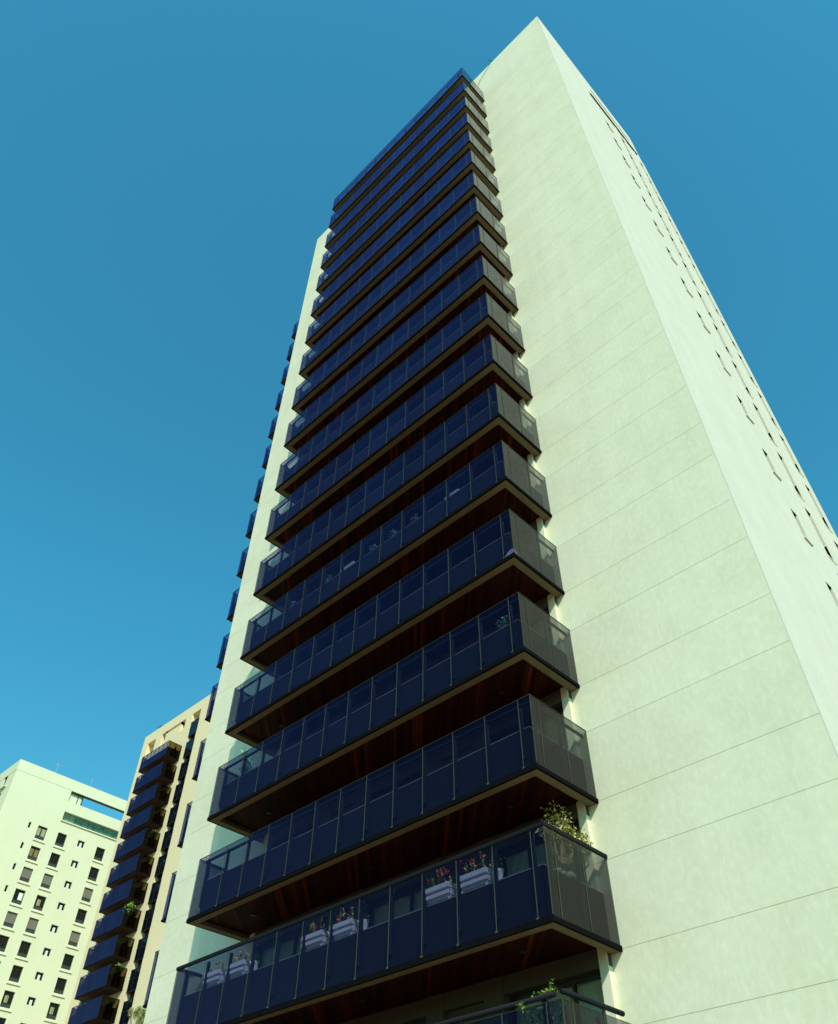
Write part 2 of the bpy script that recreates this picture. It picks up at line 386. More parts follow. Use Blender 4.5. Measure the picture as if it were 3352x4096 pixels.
# balcony parts, built once in survey coordinates at floor 0, then shared
EX = [0, -.33] + [-.33 - .9825 * i for i in range(1, 13)] + [-LA]
EY = [0, .27, 1.18, 2.105]
def balcony_meshes():
    d = {}
    m = MB(); zb = -.107; x0, x1 = -LA + .03, -.03; wR = .20
    m.box(x0, x1, .03, .03 + wR, zb, 0); m.box(x0, x0 + wR, .03 + wR, D - .002, zb, 0); m.box(x1 - wR, x1, .03 + wR, D - .002, zb, 0)
    m.box(x0 + wR - .01, x1 - wR + .01, .02 + wR, D - .002, .06, .28); m.box(x0 + wR - .01, x1 - wR + .01, .02 + wR, .03 + wR, -.01, .06); m.box(x0 + wR - .01, x0 + wR, .03 + wR, D - .002, -.01, .06); m.box(x1 - wR, x1 - wR + .01, .03 + wR, D - .002, -.01, .06)
    d['slab'] = (m, 'slab')
    m = MB().box(x0 + wR + .001, x1 - wR - .001, .03 + wR + .001, 1.985, .03, .059); d['soffit'] = (m, 'wood')
    m = MB(); m.box(-LA - .03, .03, -.03, .029, zb, -.012); m.box(-LA - .03, -LA + .029, .03, D - .003, zb, -.012); m.box(-.029, .03, .03, D - .003, zb, -.012)
    m.box(-LA - .02, .02, -.02, .015, -.06, .015); d['base_track'] = (m, 'track')
    m = MB(); px0, px1 = -LA + .24, -.22
    m.box(px0, px1, .17, .21, .002, 1.02); m.box(px0, px1, .48, .52, .302, 1.02)
    m.box(px0 - .012, px0 + .028, .211, D - .004, .002, 1.02); m.box(px1 - .028, px1 + .012, .211, D - .004, .002, 1.02)
    m.box(px0 + .04, px1 - .04, .21, .48, .9, .96)
    m.box(px1 - .36, px1 - .32, .52, D - .15, .302, 1.02); m.box(px1 - .32, px1 - .04, .52, D - .15, .90, .96)
    d['parapet'] = (m, 'parapet')
    m = MB(); m.box(px0 - .01, px1 + .01, .16, .225, 1.021, 1.038); m.box(px0 - .01, px0 + .05, .226, D - .004, 1.021, 1.038); m.box(px1 - .05, px1 + .01, .226, D - .004, 1.021, 1.038)
    d['parapet_cap'] = (m, 'cap')
    return d
def posts():
    out = []
    for x in EX[1:-1]: out.append(MB().box(x - .10, x - .02, .10, .155, .30, GH - .03))
    for y in EY[1:-1]:
        out.append(MB().box(-.155, -.10, y - .03, y + .03, .30, GH - .03)); out.append(MB().box(-LA + .10, -LA + .155, y - .03, y + .03, .30, GH - .03))
    return out
def panels():
    out = []
    for a, b in zip(EX, EX[1:]): out.append(MB().box(b + .006, a - .006, -.006, .006, 0, GH))
    for a, b in zip(EY, EY[1:]):
        out.append(MB().box(-.006, .006, a + .012, b - .004, 0, GH)); out.append(MB().box(-LA - .006, -LA + .006, a + .012, b - .004, 0, GH))
    return out
def bars():
    m = MB()
    m.box(-LA - .016, .016, -.016, -.0075, GH - .006, GH); m.box(.0075, .016, -.0075, D - .01, GH - .006, GH); m.box(-LA - .016, -LA - .0075, -.0075, D - .01, GH - .006, GH)
    for x in EX[1:-1]: m.box(x - .0065, x + .0065, -.016, -.0075, .005, GH - .006)
    for x in EX[1:-1]:
        m.box(x - .03, x + .03, -.03, -.017, .0, .03)
    for y in EY[1:-1]: m.box(.0075, .016, y - .008, y + .008, .005, GH - .006); m.box(-LA - .016, -LA - .0075, y - .009, y + .009, .005, GH - .006)
    m.box(.002, .014, -.014, -.002, .016, GH - .006)
    m.box(-LA - .014, -LA - .002, -.014, -.002, .016, GH - .006)
    return m
def rails(kind):
    m = MB()
    if kind == 0:
        m.box(-LA - .008, .008, -.008, .008, GH + .001, GH + .016); m.box(-.008, .008, .009, D - .01, GH + .001, GH + .016); m.box(-LA - .008, -LA + .008, .009, D - .01, GH + .001, GH + .016)
        m.box(-LA + .1, -.1, .10, .14, GH - .12, GH - .05)
        m.box(-.14, -.10, .15, D - .01, GH - .12, GH - .05); m.box(-LA + .10, -LA + .14, .15, D - .01, GH - .12, GH - .05)
    elif kind == 1:
        m.box(-LA - .03, .03, -.035, .035, GH + .001, GH + .075); m.box(-.03, .03, .036, D - .01, GH + .001, GH + .075); m.box(-LA - .03, -LA + .03, .036, D - .01, GH + .001, GH + .075)
    else:
        zz = GH + .10
        m.tube((-.16, .02, zz), (-LA, .02, zz), .046, n=14); m.tube((-.0, .02, zz + .02), (-.0, D - .3, zz + .02), .046, n=14); m.tube((-LA, .16, zz), (-LA, D - .2, zz), .046, n=14)
        for x in EX[1:-1]: m.tube((x, .0, GH - .02), (x + .03, .01, zz), .016, n=6)
        for y in EY[1:-1]: m.tube((0, y, GH - .02), (0, y + .03, zz), .016, n=6)
    return m
BM = balcony_meshes(); cache = {}
def mesh_obj(key, mb, m, parent, loc, smooth=False):
    """link an object sharing the cached mesh; geometry is relative to the balcony's front right corner"""
    if key not in cache:
        me = bpy.data.meshes.new(key[0]); me.from_pydata(mb.v, [], mb.f); me.materials.append(M[m]); me.update()
        if smooth:
            for p in me.polygons: p.use_smooth = True
        cache[key] = me
    o = bpy.data.objects.new(key[0], cache[key]); C.objects.link(o); o.parent = parent; o.location = loc
    W[o.name] = W[parent.name] + Vector(loc); return o
PAN = panels(); PST = posts(); BARS = bars()
allp, sidep, sidel = MB(), MB(), MB()
for j, p in enumerate(PAN):
    t = allp if j < 14 else (sidep if j % 2 == 0 else sidel)
    i = len(t.v); t.v += p.v; t.f += [tuple(i + q for q in f) for f in p.f]
BALC = {}
for k, z in enumerate(ZF):
    bo = mesh_obj(('balcony', 0), BM['slab'][0], 'slab', A, Vector((0, 0, z + H0)) - W[A.name])
    BALC[k] = bo
    for nm in ('soffit', 'base_track', 'parapet', 'parapet_cap'):
        mesh_obj((nm, 0), BM[nm][0], BM[nm][1], bo, (0, 0, 0))
    if k >= 14:
        for i, p in enumerate(PAN): mesh_obj(('glass_panel', i), p, 'blue_glass' if i < 14 else 'grey_glass', bo, (0, 0, 0))
        for i, p in enumerate(PST): mesh_obj(('inner_post', i), p, 'post', bo, (0, 0, 0))
    else:
        mesh_obj(('glass_screen', 0), allp, 'blue_glass', bo, (0, 0, 0)); mesh_obj(('side_glass', 0), sidep, 'grey_glass', bo, (0, 0, 0)); mesh_obj(('side_glass', 1), sidel, 'grey_glass', bo, (0, 0, 0))
        if 'pp' not in cache:
            pm = MB()
            for p in PST:
                i = len(pm.v); pm.v += p.v; pm.f += [tuple(i + q for q in f) for f in p.f]
            cache['pp'] = pm
        mesh_obj(('inner_frame', 0), cache['pp'], 'post', bo, (0, 0, 0))
    mesh_obj(('glazing_grid', 0), BARS, 'bar', bo, (0, 0, 0))
    kind = 1 if k == 17 else 2 if k == 18 else 0
    mesh_obj(('handrail', kind), rails(kind), 'rail', bo, (0, 0, 0), smooth=(kind == 2))
    for x in ((-1.6, -6.2, -10.9) if k >= 11 else (-1.6,)):
        mesh_obj(('downlight', 0), MB().tube((0, 0, .0), (0, 0, .031), .085, n=16).tube((0, 0, -.012), (0, 0, .0), .05, n=12), 'black', bo, (x, 1.1, 0))

# narrow glazed end balconies of the left wing, one per storey
bays = [(-21.58, -1.95), (-21.57, -5.04), (-21.59, -8.13), (-21.60, -11.23), (-21.63, -14.35), (-21.55, -17.45), (-21.62, -20.52), (-21.61, -23.61), (-21.59, -26.69), (-21.56, -29.76), (-21.51, -32.81), (-21.46, -35.83), (-21.40, -38.84), (-21.35, -41.86), (-21.29, -44.82), (-21.21, -47.76)]
for x, z in bays:
    y = 4.04; bx = -20.3 - x
    loc = Vector((x, y, z + H0)) - W[A.name]
    o = mesh_obj(('end_balcony', 0), MB().box(.03, 1.27, .03, 2.6, -.06, .14), 'brown_slab', A, loc)
    mesh_obj(('base_track', 1), MB().box(-.02, 1.27, -.02, .029, -.075, -.005).box(-.02, .029, .03, 2.6, -.075, -.005), 'track', o, (0, 0, 0))
    mesh_obj(('parapet', 1), MB().box(.13, 1.27, .10, .14, .141, .98).box(.13, .17, .14, 2.6, .141, .98), 'parapet', o, (0, 0, 0))
    mesh_obj(('glass_screen', 1), MB().box(0, 1.27, -.006, .006, 0, 1.75).box(-.006, .006, .012, 2.6, 0, 1.75), 'blue_glass', o, (0, 0, 0))
    mesh_obj(('handrail', 5), MB().box(-.01, 1.27, -.012, .012, 1.751, 1.775).box(-.01, .012, .013, 2.6, 1.751, 1.775).box(.09, .13, .05, .1, .15, 1.7), 'rail', o, (0, 0, 0))

# roof rod and cable
t = MB(); t.tube((1.07, D + .1, ROOF), (1.05, D + .1, ROOF + 1.0), .03, n=6); t.tube((1.05, D + .1, ROOF + .95), (.75, D + .1, ROOF + 1.5), .015, n=5); t.box(.98, 1.16, D + .02, D + .18, ROOF, ROOF + .3)
tag(t.build('roof_aerial', 'black', None, at=(1.07, D + .1, ROOF + H0)), 'small black aerial rod on the roof edge of the tallest tower', 'aerial')
t = MB(); pts = [(1.0, D - .02, 5.95), (.72, D - .025, 5.5), (.35, D - .03, 5.0), (-.05, D - .03, 4.5), (-.26, D - .03, 4.0)]
for a, b in zip(pts, pts[1:]): t.tube(a, b, .013, n=6)
tag(t.build('hanging_cable', 'slab', None, at=(1.0, D, ROOF + H0)), 'thin cable hanging down the pale wall beside the top balcony', 'cable')

# ------------------------------------------------------------------ TOWER B (middle, cream)
YBF = 34.503; B = empty('cream_tower', -86, 42)
tag(B, 'cream tower in the middle background with short blue balconies and a dark window column', 'apartment tower')
RB = 6.05; BX0, BX1 = -93.45, -72.0
fz = [-.02 - 3.06 * k for k in range(12)]      # top edge of each glazed box in the window column
holes = [(-92.05, -89.97, 2.35, 4.45, 1.0), (-88.35, -87.25, 2.4, 4.47, .9), (-87.25, -83.6, 4.05, 4.47, .9), (-83.6, -82.5, 2.9, 4.47, .9), (-80.93, -78.95, 3.06, 4.5, .9),
         (-80.66, -78.9, -H0 + 3, 3.06, .55)]
for k in range(13): holes.append((-91.2, -88.6, -1.75 - 3.05 * k, .45 - 3.05 * k, .4)); holes.append((-87.4, -83.2, -1.75 - 3.05 * k, .45 - 3.05 * k, .4))
m = wall(MB(), 'y', YBF, -1, BX0, BX1, -H0 - .004, RB, holes)
m.quad((BX0, YBF, RB), (BX1, YBF, RB), (BX1, YBF + .4, RB), (BX0, YBF + .4, RB))
m.build('front_wall', 'cream', B)
m = MB().box(BX0, BX1, YBF + 1.2, YBF + 18, -H0 - .004, 5.6); m.box(BX0, BX0 + .3, YBF + .002, YBF + 1.2, -H0, RB); m.box(BX1 - .3, BX1 + .0, YBF + .002, YBF + 1.2, -H0, RB); m.box(BX0, BX1, YBF + .9, YBF + 1.19, 5.0, RB)
m.build('tower_body', 'cream', B)
def b_win(k):
    z = fz[k] if k else -.02
    o = MB().box(-80.70, -78.86, YBF - .05, YBF + .5, z - 2.2, z).build('window_box', 'bay_glass', B, at=(-80.7, YBF, z + H0))
    f = MB(); f.box(-80.73, -78.84, YBF - .07, YBF - .051, z - .05, z + .02); f.box(-80.73, -78.84, YBF - .07, YBF - .051, z - 2.22, z - 2.15); f.box(-80.73, -78.84, YBF - .065, YBF - .051, z - 1.0, z - .95); f.box(-79.8, -79.76, YBF - .065, YBF - .0505, z - 2.14, z - .06)
    f.build('frame', 'frame', o)
    MB().box(-80.64, -78.92, YBF + .501, YBF + .545, z - 3.06, z - 2.2).build('spandrel_or_shade', 'frame', o); return o  # last box: near-black sheet painting the shade at the back of the gap
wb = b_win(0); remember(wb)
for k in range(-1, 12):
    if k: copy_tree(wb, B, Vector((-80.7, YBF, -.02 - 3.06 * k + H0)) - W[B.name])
for k in range(13):
    for a, b in ((-91.2, -88.6), (-87.4, -83.2)):
        key = ('balcony_door', a)
        mm = MB().box(0, b - a, 0, .05, 0, 2.2); mm.box(.05, .12, -.02, -.001, 0, 2.2); mm.box((b - a) / 2, (b - a) / 2 + .07, -.02, -.001, 0, 2.2)
        mesh_obj(key, mm, 'dark_glass', B, Vector((a, YBF + .3, -1.75 - 3.05 * k + H0)) - W[B.name])
LB = 6.5; DB = 2.03; YB0 = 32.466; XB = -81.75
eb = [0, -.3] + [-.3 - .983 * i for i in range(1, 7)] + [-LB]
for k in range(13):
    z = -2.134 - 3.0 * k - (0.012 * k if k > 6 else 0)
    loc = Vector((XB, YB0, z + H0)) - W[B.name]
    o = mesh_obj(('balcony', 2), MB().box(-LB + .03, -.03, .03, DB - .003, -.05, .28), 'brown_slab', B, loc)
    t = MB().box(-LB - .02, .02, -.02, .029, -.09, .03).box(-LB - .02, -LB + .029, .03, DB - .003, -.09, .03).box(-.029, .02, .03, DB - .003, -.09, .03)
    mesh_obj(('base_track', 2), t, 'track', o, (0, 0, 0))
    t = MB().box(-LB + 1.0, -.08, .131, .16, 1.0, 2.0 if k else 1.26).box(-LB + .08, -.08, .08, .13, .281, 1.25).box(-LB + .08, -LB + .13, .13, DB - .004, .281, 1.25).box(-.13, -.08, .13, DB - .004, .281, 1.25)
    mesh_obj(('parapet', 2 if k else 7), t, 'post', o, (0, 0, 0))
    t = MB()
    for a, b in zip(eb, eb[1:]): t.box(b + .01, a - .01, -.006, .006, .03, 2.08)
    for a, b in ((0, .3), (.3, 1.1), (1.1, DB - .01)): pass
    mesh_obj(('glass_screen', 2), t, 'blue_glass', o, (0, 0, 0))
    t = MB()
    for a, b in ((0, .3), (.3, 1.1), (1.1, DB - .01)): t.box(-.006, .006, a + .012, b - .004, .03, 2.08)
    mesh_obj(('side_glass', 2), t, 'brown_glass', o, (0, 0, 0)); mesh_obj(('side_glass', 2), t, 'brown_glass', o, (-LB, 0, 0))
    t = MB()
    for x in eb[1:-1]: t.box(x - .04, x + .04, .02, .06, .29, 2.05)
    t.box(-LB, 0, .012, .05, 2.05, 2.10)
    for x in (-LB + .03, -.07): t.box(x, x + .04, .06, DB - .01, 2.03, 2.10); t.box(x, x + .04, .30, .36, .29, 2.02); t.box(x, x + .04, 1.1, 1.16, .29, 2.02); t.box(x, x + .04, DB - .1, DB - .02, .29, 2.02)
    mesh_obj(('inner_frame', 2), t, 'post', o, (0, 0, 0))
t = MB().tube((-90.2, YBF + .3, RB), (-90.2, YBF + .3, RB + .9), .03, n=6).tube((-90.9, YBF + .3, RB + .62), (-89.8, YBF + .3, RB + .5), .025, n=6)
for q in range(4): t.tube((-90.8 + .3 * q, YBF, RB + .61 - .03 * q), (-90.8 + .3 * q, YBF + .6, RB + .61 - .03 * q), .015, n=5)
tag(t.build('roof_aerial', 'frame', None, at=(-90.2, YBF + .3, RB + H0)), 'television aerial on the roof edge of the middle cream tower', 'aerial')

# ------------------------------------------------------------------ TOWER C (left, lime white)
XC = -111.5; YC = 24.5; RC = 5.5; YC1 = 47.0
Ct = empty('window_tower', -118, 36)
tag(Ct, 'pale greenish tower at far left with rows of sill windows and open roof terrace', 'apartment tower')
NF = 12
cols = [('slit', 28.98, .36, .86, .02), ('big', 30.46, 1.46, 1.90, .0), ('big', 33.63, 1.42, 1.90, .02), ('vent', 36.96, 1.05, .94, -.06), ('big', 40.07, 1.44, 1.88, -.08)]
holes = []; wins = []
for k in range(NF):
    for c, (kd, y, w, h, dz) in enumerate(cols):
        zt = -2.69 - 3.0 * k + dz
        holes.append((y, y + w, zt - h, zt, .26)); wins.append((kd, y, w, h, zt, k, c))
screen_holes = [(35.64, 42.95, 2.16, 3.62, None), (33.5, 35.64, 2.16, 3.78, .35), (35.64, 42.95, 3.62, 3.78, .35), (33.5, 43.0, -.85, .52, .75)]
m = wall(MB(), 'x', XC, 1, YC, YC1, -H0 - .004, RC, holes + screen_holes)
# joint line under the roof parapet is a shallow set-back of the crown
m.build('side_wall', 'lime', Ct)
MB().box(XC, XC + .03, YC - .03, 33.3, 3.86, RC).build('crown_band', 'lime', Ct)
MB().box(XC, XC + .03, 33.3, YC1, 3.80, RC).build('crown_band', 'lime', Ct)
holesF = [(-115.4, -114.2, 2.4, 4.1, .5), (-115.6, -114.2, -.3, 1.2, .5)]
for k in range(NF): holesF.append((-115.4, -113.9, -3.9 - 3 * k, -2.4 - 3 * k, .3))
m = wall(MB(), 'y', YC, -1, -126.0, XC - .001, -H0 - .004, RC, holesF); m.build('front_wall', 'lime', Ct)
MB().box(-115.7, -113.3, YC - .3, YC - .001, 1.75, 1.9).build('balcony_ledge', 'lime', Ct)
MB().box(-126, XC - .03, YC - .03, YC - .001, 3.86, RC).build('crown_band', 'lime', Ct)
m = MB(); m.box(-126, XC - .8, YC + .55, YC1, -H0 - .004, 1.9); m.box(-126, XC - .42, YC + .55, 35.6, 1.901, 5.3)
m.box(XC - .78, XC - .4, YC + .55, 33.4, -H0, 1.9); m.box(XC - .78, XC - .4, 33.4, 43.1, -H0, -.9); m.box(XC - .78, XC - .4, 33.4, 43.1, .7, 1.9); m.box(XC - .78, XC - .4, 43.1, YC1, -H0, 1.9)
m.build('tower_body', 'lime', Ct)
m = MB(); m.box(XC - .41, XC - .395, 33.4, 43.2, 3.63, 5.3); m.box(XC - .41, XC - .395, 42.96, YC1, 1.9, 5.3); m.build('screen_back', 'lime', Ct)
MB().box(XC - .342, XC - .004, 33.51, 42.94, 3.60, 3.628).build('slot_shade_strip', 'frame', Ct)  # dark strip added to paint the shade under the slot lintel
MB().box(XC - .346, XC - .30, 34.90, 35.0, 2.3, 3.55).build('slit_window', 'frame', Ct)
MB().box(XC + .001, XC + .16, 33.3, 43.1, -1.02, -.86).build('terrace_ledge', 'lime', Ct)
go = MB(); 
go.box(XC - .10, XC - .09, 33.52, 42.98, -.82, .30)
go = go.build('terrace_glass', 'clear_glass', Ct)
m = MB()
for q in range(10): m.box(XC - .09, XC - .05, 33.52 + 1.04 * q, 33.56 + 1.04 * q, -.84, .32)
m.box(XC - .09, XC - .05, 33.5, 43.0, .30, .36); m.build('terrace_rail', 'frame', go)
MB().box(XC - .74, XC - .70, 35.6, 42.98, -.84, .51).build('terrace_back', 'terrace', Ct)
look = {0: {1: 'curtain', 2: 'dark', 4: 'dark'}, 1: {1: 'amber', 2: 'dark', 4: 'dark'}, 2: {1: 'blind', 2: 'blind', 4: 'blind'}, 3: {1: 'white', 2: 'half', 4: 'dark'}, 4: {1: 'blind', 2: 'blind', 4: 'blind'}, 5: {1: 'dark', 2: 'dark', 4: 'dark'}, 6: {1: 'dark', 2: 'dark', 4: 'dark'}, 7: {1: 'half', 2: 'half', 4: 'half'}}
M['amber'] = mat('amber_curtain', (0.20, 0.15, 0.05), 0.9); M['sage'] = mat('sage_curtain', (0.30, 0.32, 0.17), 0.9)
for kd, y, w, h, zt, k, c in wins:
    z = zt - h; x = XC - .25; loc = Vector((XC, y, z + H0)) - W[Ct.name]
    if kd == 'big':
        t = .05; mm = MB(); mm.box(-.25, -.20, 0, t, 0, h); mm.box(-.25, -.20, w - t, w, 0, h); mm.box(-.25, -.20, t, w - t, h - t, h); mm.box(-.25, -.20, t, w - t, 0, t); mm.box(-.25, -.20, t, w - t, .50, .55); mm.box(-.25, -.21, w / 2 - .025, w / 2 + .025, .55, h - t)
        o = mesh_obj(('window', c), mm, 'frame', Ct, loc)
        mesh_obj(('pane', c), MB().box(-.245, -.235, t, w - t, .55, h - t), 'dark_glass', o, (0, 0, 0))
        mesh_obj(('spandrel', c), MB().box(-.245, -.225, t, w - t, t, .50), 'spandrel', o, (0, 0, 0))
        mesh_obj(('sill', c), MB().box(.001, .13, -.15, w + .27, -.34, -.22), 'lime', o, (0, 0, 0))
        mesh_obj(('surround', c), MB().box(.001, .035, w + .19, w + .27, -.21, h + .45), 'lime', o, (0, 0, 0))
        st = look.get(k, {}).get(c, rnd.choice(['dark', 'dark', 'blind', 'half']))
        if st == 'blind': mesh_obj(('rolling_blind', c), MB().box(-.234, -.19, t, w - t, .56, h - t - .01), 'blind', o, (0, 0, 0))
        elif st == 'half': mesh_obj(('rolling_blind', 10 + c), MB().box(-.234, -.226, w * .25, w * .6, .6, h * .75), 'sage', o, (0, 0, 0))
        elif st == 'curtain': mesh_obj(('curtain', 20 + c), MB().box(-.234, -.226, t, w * .42, .58, h - .25).box(-.234, -.226, w * .55, w - t - .05, .58, h - .25), 'sage', o, (0, 0, 0))
        elif st == 'amber': mesh_obj(('curtain', 30 + c), MB().box(-.234, -.226, t, w * .44, .58, h - .3).box(-.234, -.226, w * .56, w - t - .05, .58, h - .3), 'amber', o, (0, 0, 0))
        elif st == 'white': mesh_obj(('curtain', 40 + c), MB().box(-.234, -.20, w * .5, w * .9, .6, h - .35), 'white_thing', o, (0, 0, 0))
    elif kd == 'vent':
        mm = MB().box(-.25, -.2, 0, w, 0, .04).box(-.25, -.2, 0, w, h - .04, h).box(-.25, -.2, 0, .04, .04, h - .04).box(-.25, -.2, w - .04, w, .04, h - .04)
        o = mesh_obj(('small_window', c), mm, 'frame', Ct, loc)
        mesh_obj(('pane', 10 + c), MB().box(-.245, -.235, .04, w - .04, .04, h - .04), 'dark_glass', o, (0, 0, 0))
        mesh_obj(('vent_box', c), MB().box(-.21, -.03, w * .36, w * .64, .0, h * .66), 'white_thing', o, (0, 0, 0))
    else:
        mm = MB().box(-.25, -.2, 0, .03, 0, h).box(-.25, -.2, w - .03, w, 0, h).box(-.25, -.2, .03, w - .03, h - .03, h).box(-.25, -.2, .03, w - .03, 0, .03).box(-.24, -.19, .03, w - .03, .40, .45)
        o = mesh_obj(('slit_window', c), mm, 'frame', Ct, loc)
        mesh_obj(('pane', 20 + c), MB().box(-.245, -.235, .03, w - .03, .03, h - .03), 'dark_glass', o, (0, 0, 0))
for a in [(-115.4, 2.4, 1.2, 1.7), (-115.6, -.3, 1.4, 1.5)] + [(-115.4, -3.9 - 3 * k, 1.5, 1.5) for k in range(NF)]:
    MB().box(a[0], a[0] + a[2], YC + .2, YC + .25, a[1], a[1] + a[3]).build('front_window', 'dark_glass', Ct)
for i, (y, lab) in enumerate(((30.2, 'thin television aerial on the far left roof edge, nearer its corner'), (36.2, 'thin aerial mast on the far left roof edge, above the open terrace'))):
    t = MB().tube((XC - .2, y, RC), (XC - .2, y, RC + 1.7 - .2 * i), .025, n=6)
    if i == 0:
        t.tube((XC - .2, y - .9, RC + 1.5), (XC - .2, y + 1.2, RC + 1.5), .02, n=5)
        for q in range(5): t.tube((XC - .6, y - .8 + .45 * q, RC + 1.5), (XC + .2, y - .8 + .45 * q, RC + 1.5), .014, n=5)
    tag(t.build('roof_aerial', 'pale_metal', None, at=(XC - .2, y, RC + H0)), lab, 'aerial')

# ------------------------------------------------------------------ plants and planters
def foliage(mb, c, rad, n, size, rng, shell=.35):
    for _ in range(n):
        d = Vector((rng.gauss(0, 1), rng.gauss(0, 1), rng.gauss(0, 1))).normalized() * (rng.random() ** shell)
        mb.leaf((c[0] + d.x * rad[0], c[1] + d.y * rad[1], c[2] + d.z * rad[2]), size, rng)
def plant(name, label, cat, base, clumps, leafsize, m, stems=True, group=None, seed=1, kid='foliage'):
    rng = random.Random(seed); e = empty(name, *base)
    tag(e, label, cat, group)
    f = MB()
    for c, r, n in clumps: foliage(f, c, r, n, leafsize, rng)
    f.build(kid, m, e)
    if stems:
        s = MB()
        for c, r, n in clumps:
            mid = [(base[q] + c[q]) / 2 + rng.uniform(-.06, .06) for q in range(3)]
            s.tube(base, mid, .03 * stems, .022 * stems, 7); s.tube(mid, c, .022 * stems, .01 * stems, 6)
            for _ in range(3): s.tube(mid, [c[q] + rng.uniform(-.6, .6) * r[q] for q in range(3)], .012 * stems, .005, 5)
        s.build('stem', 'bark', e)
    return e
z17 = ZF[17]
# the small tree in the corner of the long balcony near the bottom
e = plant('balcony_tree', 'leafy little tree with bare trunk and white pebbles in a balcony corner', 'tree', (-.38, .95, z17 + .97),
          [((-.50, 1.30, z17 + 2.16), (.32, .40, .30), 560), ((-.38, 1.74, z17 + 1.98), (.26, .30, .30), 520), ((-.45, .85, z17 + 1.94), (.24, .36, .17), 330), ((-.34, 1.22, z17 + 1.50), (.10, .18, .16), 50), ((-.32, .66, z17 + 1.38), (.10, .12, .18), 40), ((-.55, 1.3, z17 + 2.5), (.3, .45, .25), 120)], .058, 'leaf', 1.2, seed=3)
s = MB(); rng = random.Random(5)
for (y, r) in ((.68, .07), (.84, .06), (1.06, .10), (1.20, .085)):
    s.lathe((-.245 + rng.uniform(-.01, .01), y, z17 + 1.03), [(r * .6, 0), (r, r * .35), (r * .9, r * .8), (r * .45, r * 1.15)], 9)
s.build('pebbles', 'pebble', e, smooth=True)
# white ribbed planter boxes with red flowers
def make_planter(x0, x1, z, flowers, label, seed):
    rng = random.Random(seed); e = empty('flower_box', (x0 + x1) / 2, .27, z)
    tag(e, label, 'planter', 'white ribbed flower boxes on the long balcony')
    b = MB(); w = x1 - x0
    b.box(x0 + .02, x1 - .02, .17, .40, z + .035, z + .075)
    prof = [(.17, .075), (.13, .10), (.125, .17), (.16, .20)]
    for (ya, za), (yb, zb) in zip(prof, prof[1:]):
        b.quad((x0, ya, z + za), (x1, ya, z + za), (x1, yb, z + zb), (x0, yb, z + zb))
    b.box(x0, x1, .161, .41, z + .078, z + .20)
    b.box(x0 - .012, x1 + .012, .12, .42, z + .212, z + .222); b.box(x0, x1, .115, .13, z + .223, z + .325); b.box(x0, x1, .405, .42, z + .223, z + .325)
    b.box(x0, x0 + .015, .131, .404, z + .223, z + .325); b.box(x1 - .015, x1, .131, .404, z + .223, z + .325)
    n = int(w / .035)
    for i in range(n): xx = x0 + (i + .5) * w / n; b.tube((xx, .112, z + .228), (xx, .112, z + .322), .010, n=6)
    for i in range(n): xx = x0 + (i + .5) * w / n; b.tube((xx, .128, z + .10), (xx, .128, z + .17), .009, n=5)
    for xx in (x0 + .06, x1 - .06): b.tube((xx, .18, z), (xx, .18, z + .04), .025, n=8); b.tube((xx, .38, z), (xx, .38, z + .04), .025, n=8)
    b.build('box', 'planter', e)
    MB().box(x0 + .016, x1 - .016, .132, .403, z + .28, z + .305).build('soil', 'soil', e)
    f = MB(); fl = MB()
    for _ in range(9):
        bx = rng.uniform(x0 + .05, x1 - .05); hh = rng.uniform(.18, .42); by = rng.uniform(.16, .36)
        tip = (bx + rng.uniform(-.08, .08), by + rng.uniform(-.04, .03), z + .3 + hh)
        f.tube((bx, by, z + .3), tip, .006, .003, 5)
        for _ in range(14):
            t = rng.uniform(.25, 1); f.leaf((bx + (tip[0] - bx) * t, by + (tip[1] - by) * t, z + .3 + hh * t), .05, rng)
    f.build('foliage', 'leaf', e)
    for _ in range(flowers):
        c = (rng.uniform(x0 + .08, x1 - .05), rng.uniform(.12, .24), z + rng.uniform(.42, .62))
        for _ in range(7): fl.leaf((c[0] + rng.gauss(0, .018), c[1] + rng.gauss(0, .015), c[2] + rng.gauss(0, .018)), .036, rng, 0)
    if flowers: fl.build('red_flowers', 'red', e)
zp = z17 + 1.04
make_planter(-11.37, -10.62, zp, 1, 'ribbed white flower box with one red bloom, leftmost of the six boxes', 11)
make_planter(-10.36, -9.60, zp, 2, 'ribbed white flower box with dark stems and few red specks, second box from the left', 12)
make_planter(-7.40, -6.64, zp, 1, 'ribbed white flower box with sparse twigs, left one of the middle pair', 13)
make_planter(-6.40, -5.62, zp, 4, 'ribbed white flower box with pink red blooms, right one of the middle pair', 14)
make_planter(-3.41, -2.63, zp, 16, 'ribbed white flower box full of bright red flowers, nearest pair left one', 15)
make_planter(-2.38, -1.60, zp, 9, 'ribbed white flower box with tall red flowers, nearest the balcony corner tree', 16)
for i, (x, lab) in enumerate(((-9.30, 'small white pot with thin green shoots right of the second flower box from the left'), (-5.33, 'small white pot just right of the middle pair of flower boxes'), (-1.38, 'small white pot nearest the balcony corner, beside the curtained pane'))):
    e = empty('flower_pot', x, .27, zp); tag(e, lab, 'pot', 'small white pots on the long balcony')
    MB().lathe((x, .27, zp), [(.05, 0), (.055, .02), (.045, .05), (.075, .14), (.085, .2), (.09, .24), (.07, .24)], 14).build('pot', 'planter', e, smooth=True)
    f = MB(); rg = random.Random(i)
    for _ in range(26): f.leaf((x + rg.gauss(0, .05), .27 + rg.gauss(0, .03), zp + .25 + abs(rg.gauss(0, .14))), .05, rg)
    f.build('foliage', 'bright_leaf', e)
